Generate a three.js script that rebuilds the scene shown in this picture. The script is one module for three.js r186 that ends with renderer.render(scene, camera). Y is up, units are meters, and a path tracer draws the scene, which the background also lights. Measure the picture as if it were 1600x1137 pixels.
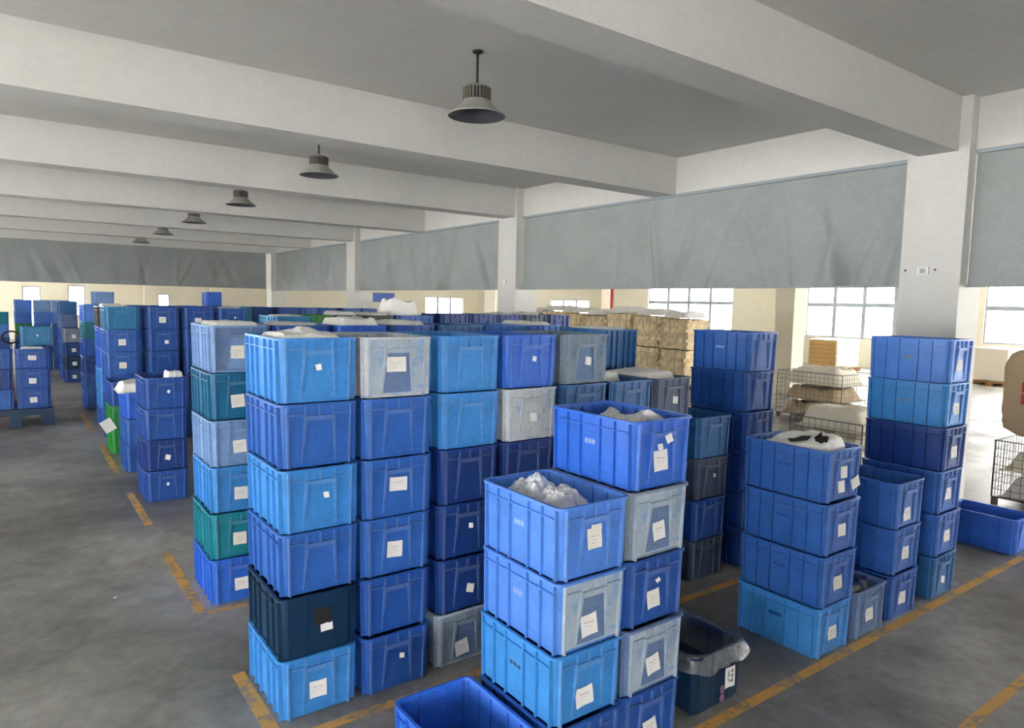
import * as THREE from 'three';
import { mergeGeometries, toCreasedNormals } from 'three/addons/utils/BufferGeometryUtils.js';
import { ImprovedNoise } from 'three/addons/math/ImprovedNoise.js';

// ---------------------------------------------------------------- camera, sky, exposure
const scene = new THREE.Scene();
const camera = new THREE.PerspectiveCamera(2 * Math.atan(568.5 / 1074) * 180 / Math.PI, 1600 / 1137, 0.05, 200);
{
  const yaw = 36.17 * Math.PI / 180, pitch = 5.02 * Math.PI / 180, roll = 1.27 * Math.PI / 180;
  camera.position.set(0, 2.4, 0);
  camera.rotation.order = 'YXZ';
  camera.rotation.set(-pitch, -yaw, roll);
}
scene.background = new THREE.Color(1.0, 0.99, 0.972);      // overcast white sky
scene.backgroundIntensity = 19;
const renderer = new THREE.WebGLRenderer({ antialias: true });
renderer.toneMapping = THREE.LinearToneMapping;
renderer.toneMappingExposure = 1.4;
renderer.shadowMap.enabled = true;

// ---------------------------------------------------------------- helpers
const noise = new ImprovedNoise();
const N3 = (x, y, z) => noise.noise(x, y, z);
const fbm = (x, y, z, o = 4) => { let s = 0, a = 0.5, f = 1; for (let i = 0; i < o; i++) { s += a * N3(x * f, y * f, z * f); a *= 0.5; f *= 2.03; } return s; };
function rng(seed) { let a = seed >>> 0; return () => { a = (a + 0x6D2B79F5) | 0; let t = Math.imul(a ^ (a >>> 15), 1 | a); t = (t + Math.imul(t ^ (t >>> 7), 61 | t)) ^ t; return ((t ^ (t >>> 14)) >>> 0) / 4294967296; }; }
const R = rng(20240611);
const taken = new Map();
function numbered(n) { const k = taken.get(n) ?? 0; taken.set(n, k + 1); return k ? n + '_' + String(k).padStart(3, '0') : n; }
function shadow(o) { o.traverse(c => { if (c.isMesh) { c.castShadow = true; c.receiveShadow = true; } }); return o; }
function boxUV(g) {                                          // uv in metres by the face's main direction
  if (g.index) g = g.toNonIndexed();
  const p = g.attributes.position, uv = new Float32Array(p.count * 2);
  const a = new THREE.Vector3(), b = new THREE.Vector3(), c = new THREE.Vector3();
  for (let i = 0; i < p.count; i += 3) {
    a.fromBufferAttribute(p, i); b.fromBufferAttribute(p, i + 1).sub(a); c.fromBufferAttribute(p, i + 2).sub(a); b.cross(c);
    const x = Math.abs(b.x), y = Math.abs(b.y), z = Math.abs(b.z);
    for (let k = 0; k < 3; k++) {
      const X = p.getX(i + k), Y = p.getY(i + k), Z = p.getZ(i + k);
      const [u, v] = x >= y && x >= z ? [Z, Y] : y >= z ? [X, Z] : [X, Y];
      uv[(i + k) * 2] = u; uv[(i + k) * 2 + 1] = v;
    }
  }
  g.setAttribute('uv', new THREE.BufferAttribute(uv, 2));
  return g;
}
const clean = g => { let h = g.index ? g.toNonIndexed() : g; for (const k of Object.keys(h.attributes)) if (!['position', 'normal'].includes(k)) h.deleteAttribute(k); if (!h.attributes.normal) h.computeVertexNormals(); return h; };
const join = gs => boxUV(mergeGeometries(gs.map(clean)));
const box = (w, h, d, x = 0, y = 0, z = 0) => new THREE.BoxGeometry(w, h, d).translate(x, y, z);
const span = (x0, x1, y0, y1, z0, z1) => box(x1 - x0, y1 - y0, z1 - z0, (x0 + x1) / 2, (y0 + y1) / 2, (z0 + z1) / 2);
function hexa(c) {                                           // c: 8 corners, bottom 0-3 ccw from above, top 4-7
  const f = [[0, 3, 2, 1], [4, 5, 6, 7], [0, 1, 5, 4], [1, 2, 6, 5], [2, 3, 7, 6], [3, 0, 4, 7]], pos = [];
  for (const [a, b, d, e] of f) pos.push(...c[a], ...c[b], ...c[d], ...c[a], ...c[d], ...c[e]);
  const g = new THREE.BufferGeometry(); g.setAttribute('position', new THREE.Float32BufferAttribute(pos, 3)); g.computeVertexNormals(); return g;
}
const rod = (a, b, r, n = 6) => { const A = new THREE.Vector3(...a), B = new THREE.Vector3(...b), d = B.clone().sub(A), g = new THREE.CylinderGeometry(r, r, d.length(), n); g.applyQuaternion(new THREE.Quaternion().setFromUnitVectors(new THREE.Vector3(0, 1, 0), d.normalize())); return g.translate((A.x + B.x) / 2, (A.y + B.y) / 2, (A.z + B.z) / 2); };
function rr(w, l, r, y, seg = 3) {                           // rounded rectangle loop
  const o = [], cs = [[1, 1, 0], [-1, 1, 1], [-1, -1, 2], [1, -1, 3]];
  for (const [sx, sz, q] of cs) for (let i = 0; i <= seg; i++) { const a = (q + i / seg) * Math.PI / 2; o.push([sx * (w / 2 - r) + Math.cos(a) * r, y, sz * (l / 2 - r) + Math.sin(a) * r]); }
  return o;
}
function loft(loops, crease = 0.7, capA = true, capB = true) {
  const pos = [], tri = (a, b, c) => pos.push(...a, ...b, ...c), n = loops[0].length;
  for (let k = 0; k + 1 < loops.length; k++) for (let i = 0; i < n; i++) { const j = (i + 1) % n, a = loops[k][i], b = loops[k][j], c = loops[k + 1][j], d = loops[k + 1][i]; tri(a, d, c); tri(a, c, b); }
  const cap = (L, flip) => { const m = [0, 0, 0]; for (const p of L) for (let q = 0; q < 3; q++) m[q] += p[q] / n; for (let i = 0; i < n; i++) { const j = (i + 1) % n; flip ? tri(m, L[j], L[i]) : tri(m, L[i], L[j]); } };
  if (capA) cap(loops[0], false); if (capB) cap(loops[loops.length - 1], true);
  const g = new THREE.BufferGeometry(); g.setAttribute('position', new THREE.Float32BufferAttribute(pos, 3));
  return toCreasedNormals(g, crease);
}
function mesh(name, g, m, parent) { const o = new THREE.Mesh(g, m); o.name = parent ? name : numbered(name); (parent ?? scene).add(o); o.castShadow = o.receiveShadow = true; return o; }
function thing(name, label, category, pos = [0, 0, 0], turn = 0, group) { const o = new THREE.Group(); o.name = numbered(name); o.position.set(...pos); o.rotation.y = turn; o.userData = { label, category }; if (group) o.userData.group = group; scene.add(o); return o; }
function tag(o, label, category, group) { o.userData = { label, category }; if (group) o.userData.group = group; return o; }
function struct(name, g, m, label, category) { const o = new THREE.Mesh(g, m); o.name = name; o.userData = { kind: 'structure', label, category }; o.castShadow = o.receiveShadow = true; scene.add(o); return o; }

// ---------------------------------------------------------------- textures
function dataTex(w, h, fn, srgb = true, rep = 1) {
  const d = new Uint8Array(w * h * 4);
  for (let y = 0; y < h; y++) for (let x = 0; x < w; x++) { const c = fn(x / w, y / h, x, y), i = (y * w + x) * 4; d[i] = c[0]; d[i + 1] = c[1]; d[i + 2] = c[2]; d[i + 3] = 255; }
  const t = new THREE.DataTexture(d, w, h); t.wrapS = t.wrapT = THREE.RepeatWrapping; t.magFilter = THREE.LinearFilter; t.minFilter = THREE.LinearMipmapLinearFilter; t.generateMipmaps = true;
  if (srgb) t.colorSpace = THREE.SRGBColorSpace; t.repeat.set(1 / rep, 1 / rep); t.needsUpdate = true; return t;
}
// noise that repeats over the tile
const hash = (x, y, s) => { let h = Math.imul(x, 374761393) + Math.imul(y, 668265263) + Math.imul(s | 0, 1442695041); h = Math.imul(h ^ (h >>> 13), 1274126177); return ((h ^ (h >>> 16)) >>> 0) / 4294967296 - 0.5; };
function tile(u, v, f, s, o = 4) {
  let t = 0, a = 0.62; f = Math.max(1, Math.round(f));
  for (let i = 0; i < o; i++) {
    const x = u * f, y = v * f, X = Math.floor(x), Y = Math.floor(y), p = x - X, q = y - Y, fx = p * p * (3 - 2 * p), fy = q * q * (3 - 2 * q), m = k => ((k % f) + f) % f, S = s * 13 + i * 7;
    const A = hash(m(X), m(Y), S), B = hash(m(X + 1), m(Y), S), C = hash(m(X), m(Y + 1), S), D = hash(m(X + 1), m(Y + 1), S);
    t += a * ((A + (B - A) * fx) * (1 - fy) + (C + (D - C) * fx) * fy); a *= 0.55; f *= 2;
  }
  return t;
}
const cl = v => Math.max(0, Math.min(255, v));
const wearTex = (() => {                                     // fine scuffs of moulded plastic
  const r = rng(7), sc = []; for (let i = 0; i < 60; i++) sc.push([r(), r(), r() * 6.28, 0.02 + r() * 0.08, r() < 0.5 ? 1 : -1]);
  const S = 512, base = new Float32Array(S * S);
  for (let y = 0; y < S; y++) for (let x = 0; x < S; x++) base[y * S + x] = 228 + 26 * tile(x / S, y / S, 6, 3) + 22 * tile(x / S, y / S, 40, 9, 3) + (r() - 0.5) * 12;
  for (const [u, v, a, l, s] of sc) for (let t = 0; t < l; t += 0.0008) { const x = ((u + Math.cos(a) * t) * S | 0) & (S - 1), y = ((v + Math.sin(a) * t) * S | 0) & (S - 1); base[y * S + x] += s * 22; }
  return dataTex(S, S, (u, v, x, y) => { const b = cl(base[y * S + x]); return [b, b, b]; }, true, 0.8);
})();
const dustTex = dataTex(512, 512, (u, v) => {                // pale dust film with bluish patches rubbed through
  const a = tile(u, v, 5, 21), b = tile(u, v, 26, 5, 4), k = Math.max(0, Math.min(1, (a * 1.4 + b * 1.1 - 0.08) * 2.2));
  const g = 236 + 40 * b; return [cl(g - 62 * k), cl(g - 36 * k), cl(g + 4 - 6 * k)];
}, true, 0.55);
const floorTex = dataTex(1024, 1024, (u, v) => {
  const a = tile(u, v, 5, 31, 5), b = tile(u, v, 30, 11, 4), c = tile(u, v, 150, 17, 2), s = tile(u, v, 14, 71, 3);
  const k = 172 + 100 * a + 44 * b + 30 * c + (s > 0.2 ? (s - 0.2) * 120 : 0); return [cl(k + 1), cl(k), cl(k - 4)];
}, true, 7);
const floorRough = dataTex(512, 512, (u, v) => { const k = 128 + 90 * tile(u, v, 9, 41, 4) + 30 * tile(u, v, 60, 4, 2); return [255, cl(k), 0]; }, false, 7);
const paintTex = dataTex(512, 512, (u, v) => { const k = 240 + 9 * tile(u, v, 4, 51, 4) + 8 * tile(u, v, 60, 8, 3); return [cl(k), cl(k), cl(k - 1)]; }, true, 3.5);
const lineTex = dataTex(512, 512, (u, v) => { const b = tile(u, v, 34, 14, 4), c = tile(u, v, 10, 2, 4), k = Math.max(0, Math.min(1, (b * 1.3 + c) * 2.4 - 0.15)); return [cl(206 - 60 * k), cl(156 - 24 * k), cl(76 + 40 * k)]; }, true, 1.2);
const clothTex = dataTex(256, 256, (u, v) => { const k = 232 + 16 * tile(u, v, 5, 61, 4) + 14 * tile(u, v, 60, 4, 2); return [cl(k), cl(k), cl(k)]; }, true, 2.2);
const cardTex = dataTex(512, 512, (u, v) => {
  const a = tile(u, v, 8, 81, 4), line = Math.abs(((v * 26 + 0.9 * fbm(u * 5, v * 3, 4, 3)) % 1 + 1) % 1 - 0.5), b = tile(u, v, 40, 6, 3);
  const k = 1 + 0.3 * a + 0.25 * b - (line < 0.07 ? 0.2 : 0); return [cl(246 * k), cl(222 * k), cl(182 * k)];
}, true, 1.1);
const crinkle = dataTex(512, 512, (u, v) => { const k = 128 + 150 * (Math.abs(tile(u, v, 12, 91, 4)) + 0.6 * Math.abs(tile(u, v, 30, 33, 3))) - 40; return [cl(k), cl(k), cl(k)]; }, false, 0.35);
function canvasTex(w, h, draw) { const c = document.createElement('canvas'); c.width = w; c.height = h; const x = c.getContext('2d'); draw(x, w, h); const t = new THREE.CanvasTexture(c); t.colorSpace = THREE.SRGBColorSpace; return t; }
const scrawl = (x, r, x0, y0, w, n, col, lw) => { x.strokeStyle = col; x.lineWidth = lw; x.beginPath(); let px = x0; x.moveTo(px, y0); for (let i = 0; i < n; i++) { px += w / n; x.lineTo(px, y0 + (r() - 0.5) * w * 0.28); } x.stroke(); };
const paperTex = [0, 1, 2, 3].map(k => canvasTex(96, 120, (x, w, h) => {
  const r = rng(100 + k); x.fillStyle = ['#efeae2', '#ece9e6', '#e9e4da', '#f2efe9'][k]; x.fillRect(0, 0, w, h);
  if (k < 3) { scrawl(x, r, 22, 44, 50, 9, k === 1 ? 'rgba(120,70,70,0.55)' : 'rgba(110,110,120,0.5)', 3); scrawl(x, r, 28, 66, 40, 7, 'rgba(150,120,110,0.4)', 2.5); }
  if (k === 2) { x.fillStyle = 'rgba(160,130,110,0.5)'; x.fillRect(30, 84, 20, 5); }
}));
const glyphs = (x, r, w, h, col) => {                         // three squarish stencilled characters
  x.strokeStyle = col; x.lineWidth = h * 0.11; const s = w / 3;
  for (let i = 0; i < 3; i++) { const X = i * s + s * 0.12, W = s * 0.72, Y = h * 0.12, H = h * 0.76; x.strokeRect(X + W * 0.25, Y + H * (0.1 + 0.2 * r()), W * 0.62, H * 0.55); x.beginPath(); x.moveTo(X, Y); x.lineTo(X, Y + H); x.moveTo(X, Y + H * 0.4); x.lineTo(X + W, Y + H * (0.3 + 0.3 * r())); x.moveTo(X + W * 0.55, Y); x.lineTo(X + W * 0.5, Y + H); x.stroke(); }
};
const stencilTex = (col, bg, seed) => canvasTex(120, 48, (x, w, h) => { x.fillStyle = bg; x.fillRect(0, 0, w, h); glyphs(x, rng(seed), w, h, col); });
const tagTex = canvasTex(64, 120, (x, w, h) => { x.fillStyle = '#f3f1ee'; x.fillRect(0, 0, w, h); const r = rng(5); x.save(); x.translate(w * 0.86, 14); x.rotate(Math.PI / 2); glyphs(x, r, 84, 20, '#2b2b30'); x.restore(); x.save(); x.translate(w * 0.4, 20); x.rotate(Math.PI / 2); scrawl(x, r, 0, 0, 70, 9, '#4a4a50', 4); x.restore(); });

// ---------------------------------------------------------------- materials
const std = (o) => new THREE.MeshStandardMaterial(o);
const M = {
  paint: std({ color: '#e4e2dc', map: paintTex, roughness: 0.85 }),
  cream: std({ color: '#f0e8d2', map: paintTex, roughness: 0.8 }),
  floor: std({ color: '#c0beb9', map: floorTex, roughness: 0.85, roughnessMap: floorRough, metalness: 0 }),
  line: std({ map: lineTex, roughness: 0.6 }),
  curtain: std({ color: '#aeb3b0', map: clothTex, roughness: 0.8, side: THREE.DoubleSide }),
  frame: std({ color: '#9aa3a8', roughness: 0.4, metalness: 0.2 }),
  glass: new THREE.MeshPhysicalMaterial({ color: '#ffffff', transmission: 1, thickness: 0, roughness: 0.02, ior: 1.45 }),
  lampMetal: std({ color: '#a9a89f', roughness: 0.45, metalness: 0.3 }),
  lampInner: std({ color: '#77777c', roughness: 0.35, metalness: 0.7, side: THREE.DoubleSide }),
  lampDark: std({ color: '#2a2927', roughness: 0.5 }),
  lampFin: std({ color: '#8d8a80', roughness: 0.4, metalness: 0.6 }),
  film: new THREE.MeshPhysicalMaterial({ color: '#f7f5f0', roughness: 0.42, clearcoat: 0.35, clearcoatRoughness: 0.3, bumpMap: crinkle, bumpScale: 0.006 }),
  clear: new THREE.MeshPhysicalMaterial({ color: '#ffffff', transmission: 0.15, thickness: 0, roughness: 0.25, clearcoat: 1, clearcoatRoughness: 0.08, bumpMap: crinkle, bumpScale: 0.022, side: THREE.DoubleSide }),
  liner: new THREE.MeshPhysicalMaterial({ color: '#a9aeb2', transmission: 0.75, thickness: 0, roughness: 0.08, clearcoat: 1, clearcoatRoughness: 0.1, bumpMap: crinkle, bumpScale: 0.012, side: THREE.DoubleSide }),
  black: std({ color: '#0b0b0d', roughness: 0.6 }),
  wire: std({ color: '#7b7a76', roughness: 0.4, metalness: 0.7 }),
  card: std({ color: '#ffffff', map: cardTex, roughness: 0.9, vertexColors: true }),
  cardPlain: std({ color: '#e0b878', map: clothTex, roughness: 0.9 }),
  strap: std({ color: '#3a3128', roughness: 0.6 }),
  wood: std({ color: '#9a7a55', map: cardTex, roughness: 0.85 }),
  bagTan: std({ color: '#b8a284', roughness: 0.85, bumpMap: crinkle, bumpScale: 0.01 }),
  bagCream: std({ color: '#e4dcc9', roughness: 0.7, bumpMap: crinkle, bumpScale: 0.01 }),
  red: std({ color: '#b02a22', roughness: 0.45 }),
  boardBlue: std({ color: '#3d5fae', roughness: 0.5 }),
  plastWhite: std({ color: '#e9e7e0', roughness: 0.4 }),
  rubber: std({ color: '#1c1b1b', roughness: 0.6 }),
  pink: std({ color: '#8f6a86', roughness: 0.7 }),
  paper: paperTex.map(t => std({ map: t, roughness: 0.8 })),
  tagPaper: std({ map: tagTex, roughness: 0.8 }),
};
const PAL = {                                                // crate plastics: [colour, word]
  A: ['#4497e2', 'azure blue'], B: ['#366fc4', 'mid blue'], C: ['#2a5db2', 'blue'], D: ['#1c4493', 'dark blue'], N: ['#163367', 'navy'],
  P: ['#5a93ec', 'pale blue'], R: ['#3473de', 'royal blue'], S: ['#2f6ea8', 'steel blue'], T: ['#146f9a', 'teal'], V: ['#1c8fa2', 'sea-green teal'],
  Q: ['#84a8d8', 'faded blue'], E: ['#2b9a40', 'green'], K: ['#1b1c20', 'black'], Z: ['#525f78', 'slate'], H: ['#6c84a8', 'grey-blue'],
  G: ['#b9c6cf', 'dusty grey'], W: ['#d2d6d6', 'pale grey'], O: ['#8c9aa4', 'grey'], U: ['#2a86b8', 'turquoise blue'], I: ['#0e3656', 'dark petrol blue'],
};
const crateMat = {};
const edgeMat = {};
for (const k in PAL) edgeMat[k] = std({ color: new THREE.Color(PAL[k][0]).lerp(new THREE.Color('#9fb6d4'), 0.2), map: wearTex, roughness: 0.55 });
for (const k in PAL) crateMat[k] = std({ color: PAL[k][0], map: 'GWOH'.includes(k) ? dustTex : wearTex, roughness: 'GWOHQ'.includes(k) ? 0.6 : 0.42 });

// ---------------------------------------------------------------- setting
const CEIL = 4.68, BEAM = 4.12, XW = 8.2, Z0 = 9, ZF = -44, XL = -10, XR = 29.5;
struct('floor', boxUV(span(XL, XR, -0.2, 0, ZF, Z0)), M.floor, 'grey stained concrete floor', 'floor');
const ceiling = struct('ceiling', boxUV(span(XL, XR, CEIL, CEIL + 0.2, ZF, Z0)), M.paint, 'white painted concrete slab ceiling', 'ceiling');
for (let k = -3; k <= 9; k++) {                               // cross beams under the slab
  const z = -3.47 - 3.985 * k; if (z > Z0 - 0.3 || z < -28) continue;
  mesh('beam', boxUV(span(XL, XW + 0.2, BEAM, CEIL, z - 0.2, z + 0.2)), M.paint, ceiling);
}
// the beam over the colonnade and over the far curtain
mesh('edge_beam', boxUV(span(8.36, 8.72, 4.13, CEIL, -27.6, Z0)), M.paint, ceiling);
mesh('edge_beam', boxUV(span(XL, 8.3, 4.17, CEIL, -27.75, -27.4)), M.paint, ceiling);
const colZ = [4.49, -3.47, -11.47, -19.42, -27.38];
colZ.forEach((z, i) => {
  const o = mesh('column', boxUV(span(-0.275, 0.275, 0, CEIL, -0.31, 0.31)), M.paint); o.position.set(XW + 0.275, 0, z);
  tag(o, ['square white column outside the frame behind the camera', 'wide white square column with a small switch box', 'white square column standing second from the nearest', 'white square column standing third from the nearest', 'white corner column where the two curtains meet'][i], 'column', 'white square columns');
});
[-3.47, -11.47, -19.42, -27.38].forEach((z, i) => {
  const o = mesh('column', boxUV(span(-0.3, 0.3, 0, CEIL, -0.3, 0.3)), M.cream); o.position.set(18.4, 0, z);
  tag(o, 'cream column inside the bright side hall, ' + ['out of view to the right', 'between the two tall windows', 'beside the red pipe', 'farthest away'][i], 'column', 'side hall columns');
});
// walls with window openings; w = {a0,a1,y0,y1,cols,rows}
let winN = 0;
function wall(name, axis, at, from, to, wins, m, out, label) {
  const t = 0.24, gs = [], put = (a0, a1, y0, y1) => { if (a1 - a0 < 1e-3 || y1 - y0 < 1e-3) return; const [p, q] = out > 0 ? [at, at + t] : [at - t, at]; gs.push(axis === 'x' ? span(p, q, y0, y1, a0, a1) : span(a0, a1, y0, y1, p, q)); };
  let c = from; wins = wins.slice().sort((a, b) => a[0] - b[0]);
  for (const [a0, a1, y0, y1] of wins) { put(c, a0, 0, CEIL); put(a0, a1, 0, y0); put(a0, a1, y1, CEIL); c = a1; }
  put(c, to, 0, CEIL);
  struct(name, join(gs), m, label, 'wall');
  for (const [a0, a1, y0, y1, nc, fr = []] of wins) {
    winN++; const W = new THREE.Group(); W.name = 'window_' + winN; W.userData = { kind: 'structure', label: 'large aluminium window with clear panes against a white sky, number ' + winN + ' along the outer walls', category: 'window' }; scene.add(W);
    const d = at + out * 0.1, B = (u0, u1, v0, v1, th) => axis === 'x' ? span(d - th, d + th, v0, v1, u0, u1) : span(u0, u1, v0, v1, d - th, d + th), bars = [];
    const f = 0.06; bars.push(B(a0, a1, y0, y0 + f, 0.04), B(a0, a1, y1 - f, y1, 0.04), B(a0, a0 + f, y0 + f, y1 - f, 0.04), B(a1 - f, a1, y0 + f, y1 - f, 0.04));
    const ys = [y0, ...fr, y1];
    for (const y of fr) bars.push(B(a0 + f, a1 - f, y - 0.085, y + 0.085, 0.03));
    for (let i = 1; i < nc; i++) { const a = a0 + (a1 - a0) * i / nc; bars.push(B(a - 0.08, a + 0.08, y0 + f, y1 - f, 0.035)); }
    mesh('window_frame', join(bars), M.frame, W);
    for (let i = 0; i < nc; i++) for (let j = 0; j + 1 < ys.length; j++) { const u0 = a0 + (a1 - a0) * i / nc, u1 = a0 + (a1 - a0) * (i + 1) / nc; mesh('pane', boxUV(B(u0 + 0.03, u1 - 0.03, ys[j] + 0.03, ys[j + 1] - 0.03, 0.004)), M.glass, W); }
  }
}
wall('wall_right', 'x', XR, ZF, Z0, [[-17.6, -12.4, 1.22, 3.9, 4, [2.66]], [-27.3, -21.6, 1.22, 3.9, 4, [2.66]], [-10.45, -4.9, 1.3, 3.9, 3, [2.62]], [-3, 2.6, 1.22, 3.9, 4, [2.66]], [4, 8.4, 1.22, 3.9, 3, [2.66]], [-36.1, -32.3, 1.0, 2.72, 3]], M.cream, 1, 'cream outer wall of the side hall with large windows');
wall('wall_far', 'z', ZF, XL, XR, [[-8, -3, 0.9, 2.9, 4], [0.55, 1.35, 0.3, 2.75, 1], [2.55, 3.35, 1.2, 2.85, 1], [6.9, 7.5, 1.5, 2.5, 1], [24.3, 27.5, 0.9, 2.75, 3]], M.cream, -1, 'cream far end wall with small bright windows');
wall('wall_left', 'x', XL, ZF, Z0, [[-42, -30, 0.9, 3.8, 8, [2.6]], [-25.5, -20.5, 0.9, 2.5, 4], [-17.5, -12.5, 0.9, 2.5, 4], [-10, -4, 0.7, 2.9, 5], [-2, 4, 0.7, 2.9, 5]], M.paint, -1, 'white outer wall left of the aisle with windows added for light');  // unseen windows, added and sized to light the hall from the left
wall('wall_back', 'z', Z0, XL, XR, [[-9, -5.4, 0.9, 2.9, 3], [-4.6, -1, 0.9, 2.9, 3], [10.5, 17, 0.9, 3.9, 4, [2.6]], [20, 26, 0.9, 3.9, 4, [2.6]]], M.paint, 1, 'white outer wall behind the camera with windows added for light');  // unseen windows, added and sized for the light coming from behind

// ---------------------------------------------------------------- roll-down curtains
function curtain(label, along, len, y0, y1, at, m, seed, amp) {
  const g = thing('fabric_curtain', label, 'curtain', at, along === 'z' ? Math.PI / 2 : 0, 'grey curtains over the colonnade');
  const nx = Math.max(30, Math.round(len * 24)), ny = 30, h = y1 - y0, geo = new THREE.PlaneGeometry(len, h, nx, ny), p = geo.attributes.position, r = rng(seed), folds = [];
  for (let i = 0; i < len * 1.6; i++) folds.push([(r() - 0.5) * len, (r() - 0.5) * 1.6, 0.06 + r() * 0.09, (r() < 0.5 ? -1 : 1) * (0.6 + r() * 0.7)]);
  for (let i = 0; i < p.count; i++) {
    const x = p.getX(i), y = p.getY(i), t = 0.5 - y / h; let d = 0.03 * fbm(x * 0.6 + seed, y * 0.5, seed, 3);
    for (const [fx, sl, w, a] of folds) { const q = (x - fx - sl * (t - 0.2)) / w; d += a * amp * Math.exp(-q * q) * Math.min(1, t * 1.6); }
    p.setZ(i, d * Math.min(1, t * 3));
  }
  geo.computeVertexNormals(); const uv = geo.attributes.uv; for (let i = 0; i < uv.count; i++) uv.setXY(i, p.getX(i), p.getY(i));
  const s = mesh('sheet', geo, m, g); s.position.y = (y0 + y1) / 2;
  mesh('head_rail', boxUV(box(len, 0.04, 0.05, 0, y1 - 0.005, -0.03)), M.frame, g);
  mesh('hem_bar', boxUV(box(len, 0.03, 0.025, 0, y0, 0)), M.curtain, g);
  return g;
}
const bays = [['grey fabric curtain behind the camera at the colonnade', 4.49, -3.47], ['large grey fabric curtain between the two nearest white columns', -3.47, -11.47], ['grey fabric curtain between second and third white columns', -11.47, -19.42], ['small grey fabric curtain next to the corner column', -19.42, -27.38]];
bays[0][0] = 'grey fabric curtain cut off by the right picture edge';
bays.forEach(([l, a, b], i) => curtain(l, 'z', Math.abs(a - b) - 0.63, 2.70, 4.12, [8.39, 0, (a + b) / 2], M.curtain, 11 + i, 0.1));
curtain('long dark grey fabric curtain across the far end', 'x', 18, 2.77, 4.17, [-0.95, 0, -27.3], M.curtain, 40, 0.03);
// switch box on the near column
{
  const s = thing('switch_box', 'small white switch box on the near white column', 'switch', [XW - 0.012, 2.86, -3.53]);
  mesh('cover', boxUV(box(0.024, 0.085, 0.12)), M.plastWhite, s); mesh('rocker', boxUV(box(0.01, 0.05, 0.05, -0.015, 0, 0)), M.frame, s);
  for (const dz of [-0.19, 0.12]) mesh('anchor_hole', boxUV(new THREE.CylinderGeometry(0.012, 0.012, 0.006, 8).rotateZ(Math.PI / 2).translate(0.008, 0.01, dz)), M.lampDark, s);
  const s2 = thing('switch_box', 'tiny white switch box on the second white column', 'switch', [XW - 0.012, 2.83, -11.52]);
  mesh('cover', boxUV(box(0.024, 0.085, 0.1)), M.plastWhite, s2);
}

// ---------------------------------------------------------------- floor markings
let trimN = 0;
function mark(x0, x1, z0, z1, label) { struct('trim_' + (++trimN), boxUV(span(x0, x1, 0, 0.0015, z0, z1)), M.line, label, 'floor marking'); }
for (const [a, b, l] of [[-4.42, -3.56, 'nearest'], [-6.95, -5.45, 'second'], [-9.35, -7.9, 'third'], [-12.6, -10.45, 'fourth'], [-16.2, -13.9, 'fifth']]) mark(1.065, 1.145, a, b, 'worn yellow line along the left aisle, ' + l + ' piece');
mark(1.145, 6.2, -3.6, -3.53, 'worn yellow line in front of the second crate row');
mark(2.95, 8.05, -2.385, -2.315, 'yellow line along the front of the first crate row');
mark(1.145, 5.6, -5.45, -5.40, 'faint yellow line at the front of the third crate row');
mark(3.6, 8.0, -1.52, -1.455, 'yellow line at the lower right corner');

// ---------------------------------------------------------------- crates
const CW = 0.466, CL = 0.668, CH = 0.3632, PITCH = 0.3646;
function crateShell(solidLips = true) {
  const h = CH, L = (w, l, r, y) => rr(w, l, r, y, 3);
  return loft([L(0.39, 0.59, 0.03, 0), L(0.412, 0.612, 0.04, 0.004), L(0.418, 0.618, 0.042, 0.016), L(0.432, 0.632, 0.042, h - 0.014), L(CW, CL, 0.045, h - 0.013), L(CW, CL, 0.045, h), L(0.432, 0.634, 0.034, h), L(0.422, 0.622, 0.034, h - 0.014), L(0.404, 0.604, 0.034, 0.016)], 0.6);
}
// vertical rib on a side wall: s = +1/-1 side, at = position along the wall
function ribX(s, at, w, y0 = 0.006, y1 = CH - 0.013, pb = 0.2255, pt = 0.2315) { const i = 0.2, a = at - w / 2, b = at + w / 2, q = x => s * x, c = [[q(i), y0, a], [q(pb), y0, a], [q(pb), y0, b], [q(i), y0, b], [q(i), y1, a], [q(pt), y1, a], [q(pt), y1, b], [q(i), y1, b]]; return hexa(s > 0 ? [c[3], c[2], c[1], c[0], c[7], c[6], c[5], c[4]] : c); }
function ribZ(s, x0, x1, w, y0 = 0.006, y1 = CH - 0.013, pb = 0.3265, pt = 0.3325, w1 = w) { const i = 0.3, c = [[x0 - w / 2, y0, s * i], [x0 + w / 2, y0, s * i], [x0 + w / 2, y0, s * pb], [x0 - w / 2, y0, s * pb], [x1 - w1 / 2, y1, s * i], [x1 + w1 / 2, y1, s * i], [x1 + w1 / 2, y1, s * pt], [x1 - w1 / 2, y1, s * pt]]; return hexa(s > 0 ? [c[3], c[2], c[1], c[0], c[7], c[6], c[5], c[4]] : c); }
const sideRibs = []; for (const s of [-1, 1]) { for (const f of [0.065, 0.225, 0.385, 0.615, 0.775, 0.935]) sideRibs.push(ribX(s, (f - 0.5) * CL, 0.008)); sideRibs.push(box(0.016, 0.007, 0.56, s * 0.221, CH - 0.062, 0)); }
const endBase = s => [ribZ(s, -0.176, -0.182, 0.011), ribZ(s, 0.176, 0.182, 0.011), box(0.1, 0.007, 0.018, -0.135, CH - 0.062, s * 0.321), box(0.1, 0.007, 0.018, 0.135, CH - 0.062, s * 0.321)];
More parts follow.
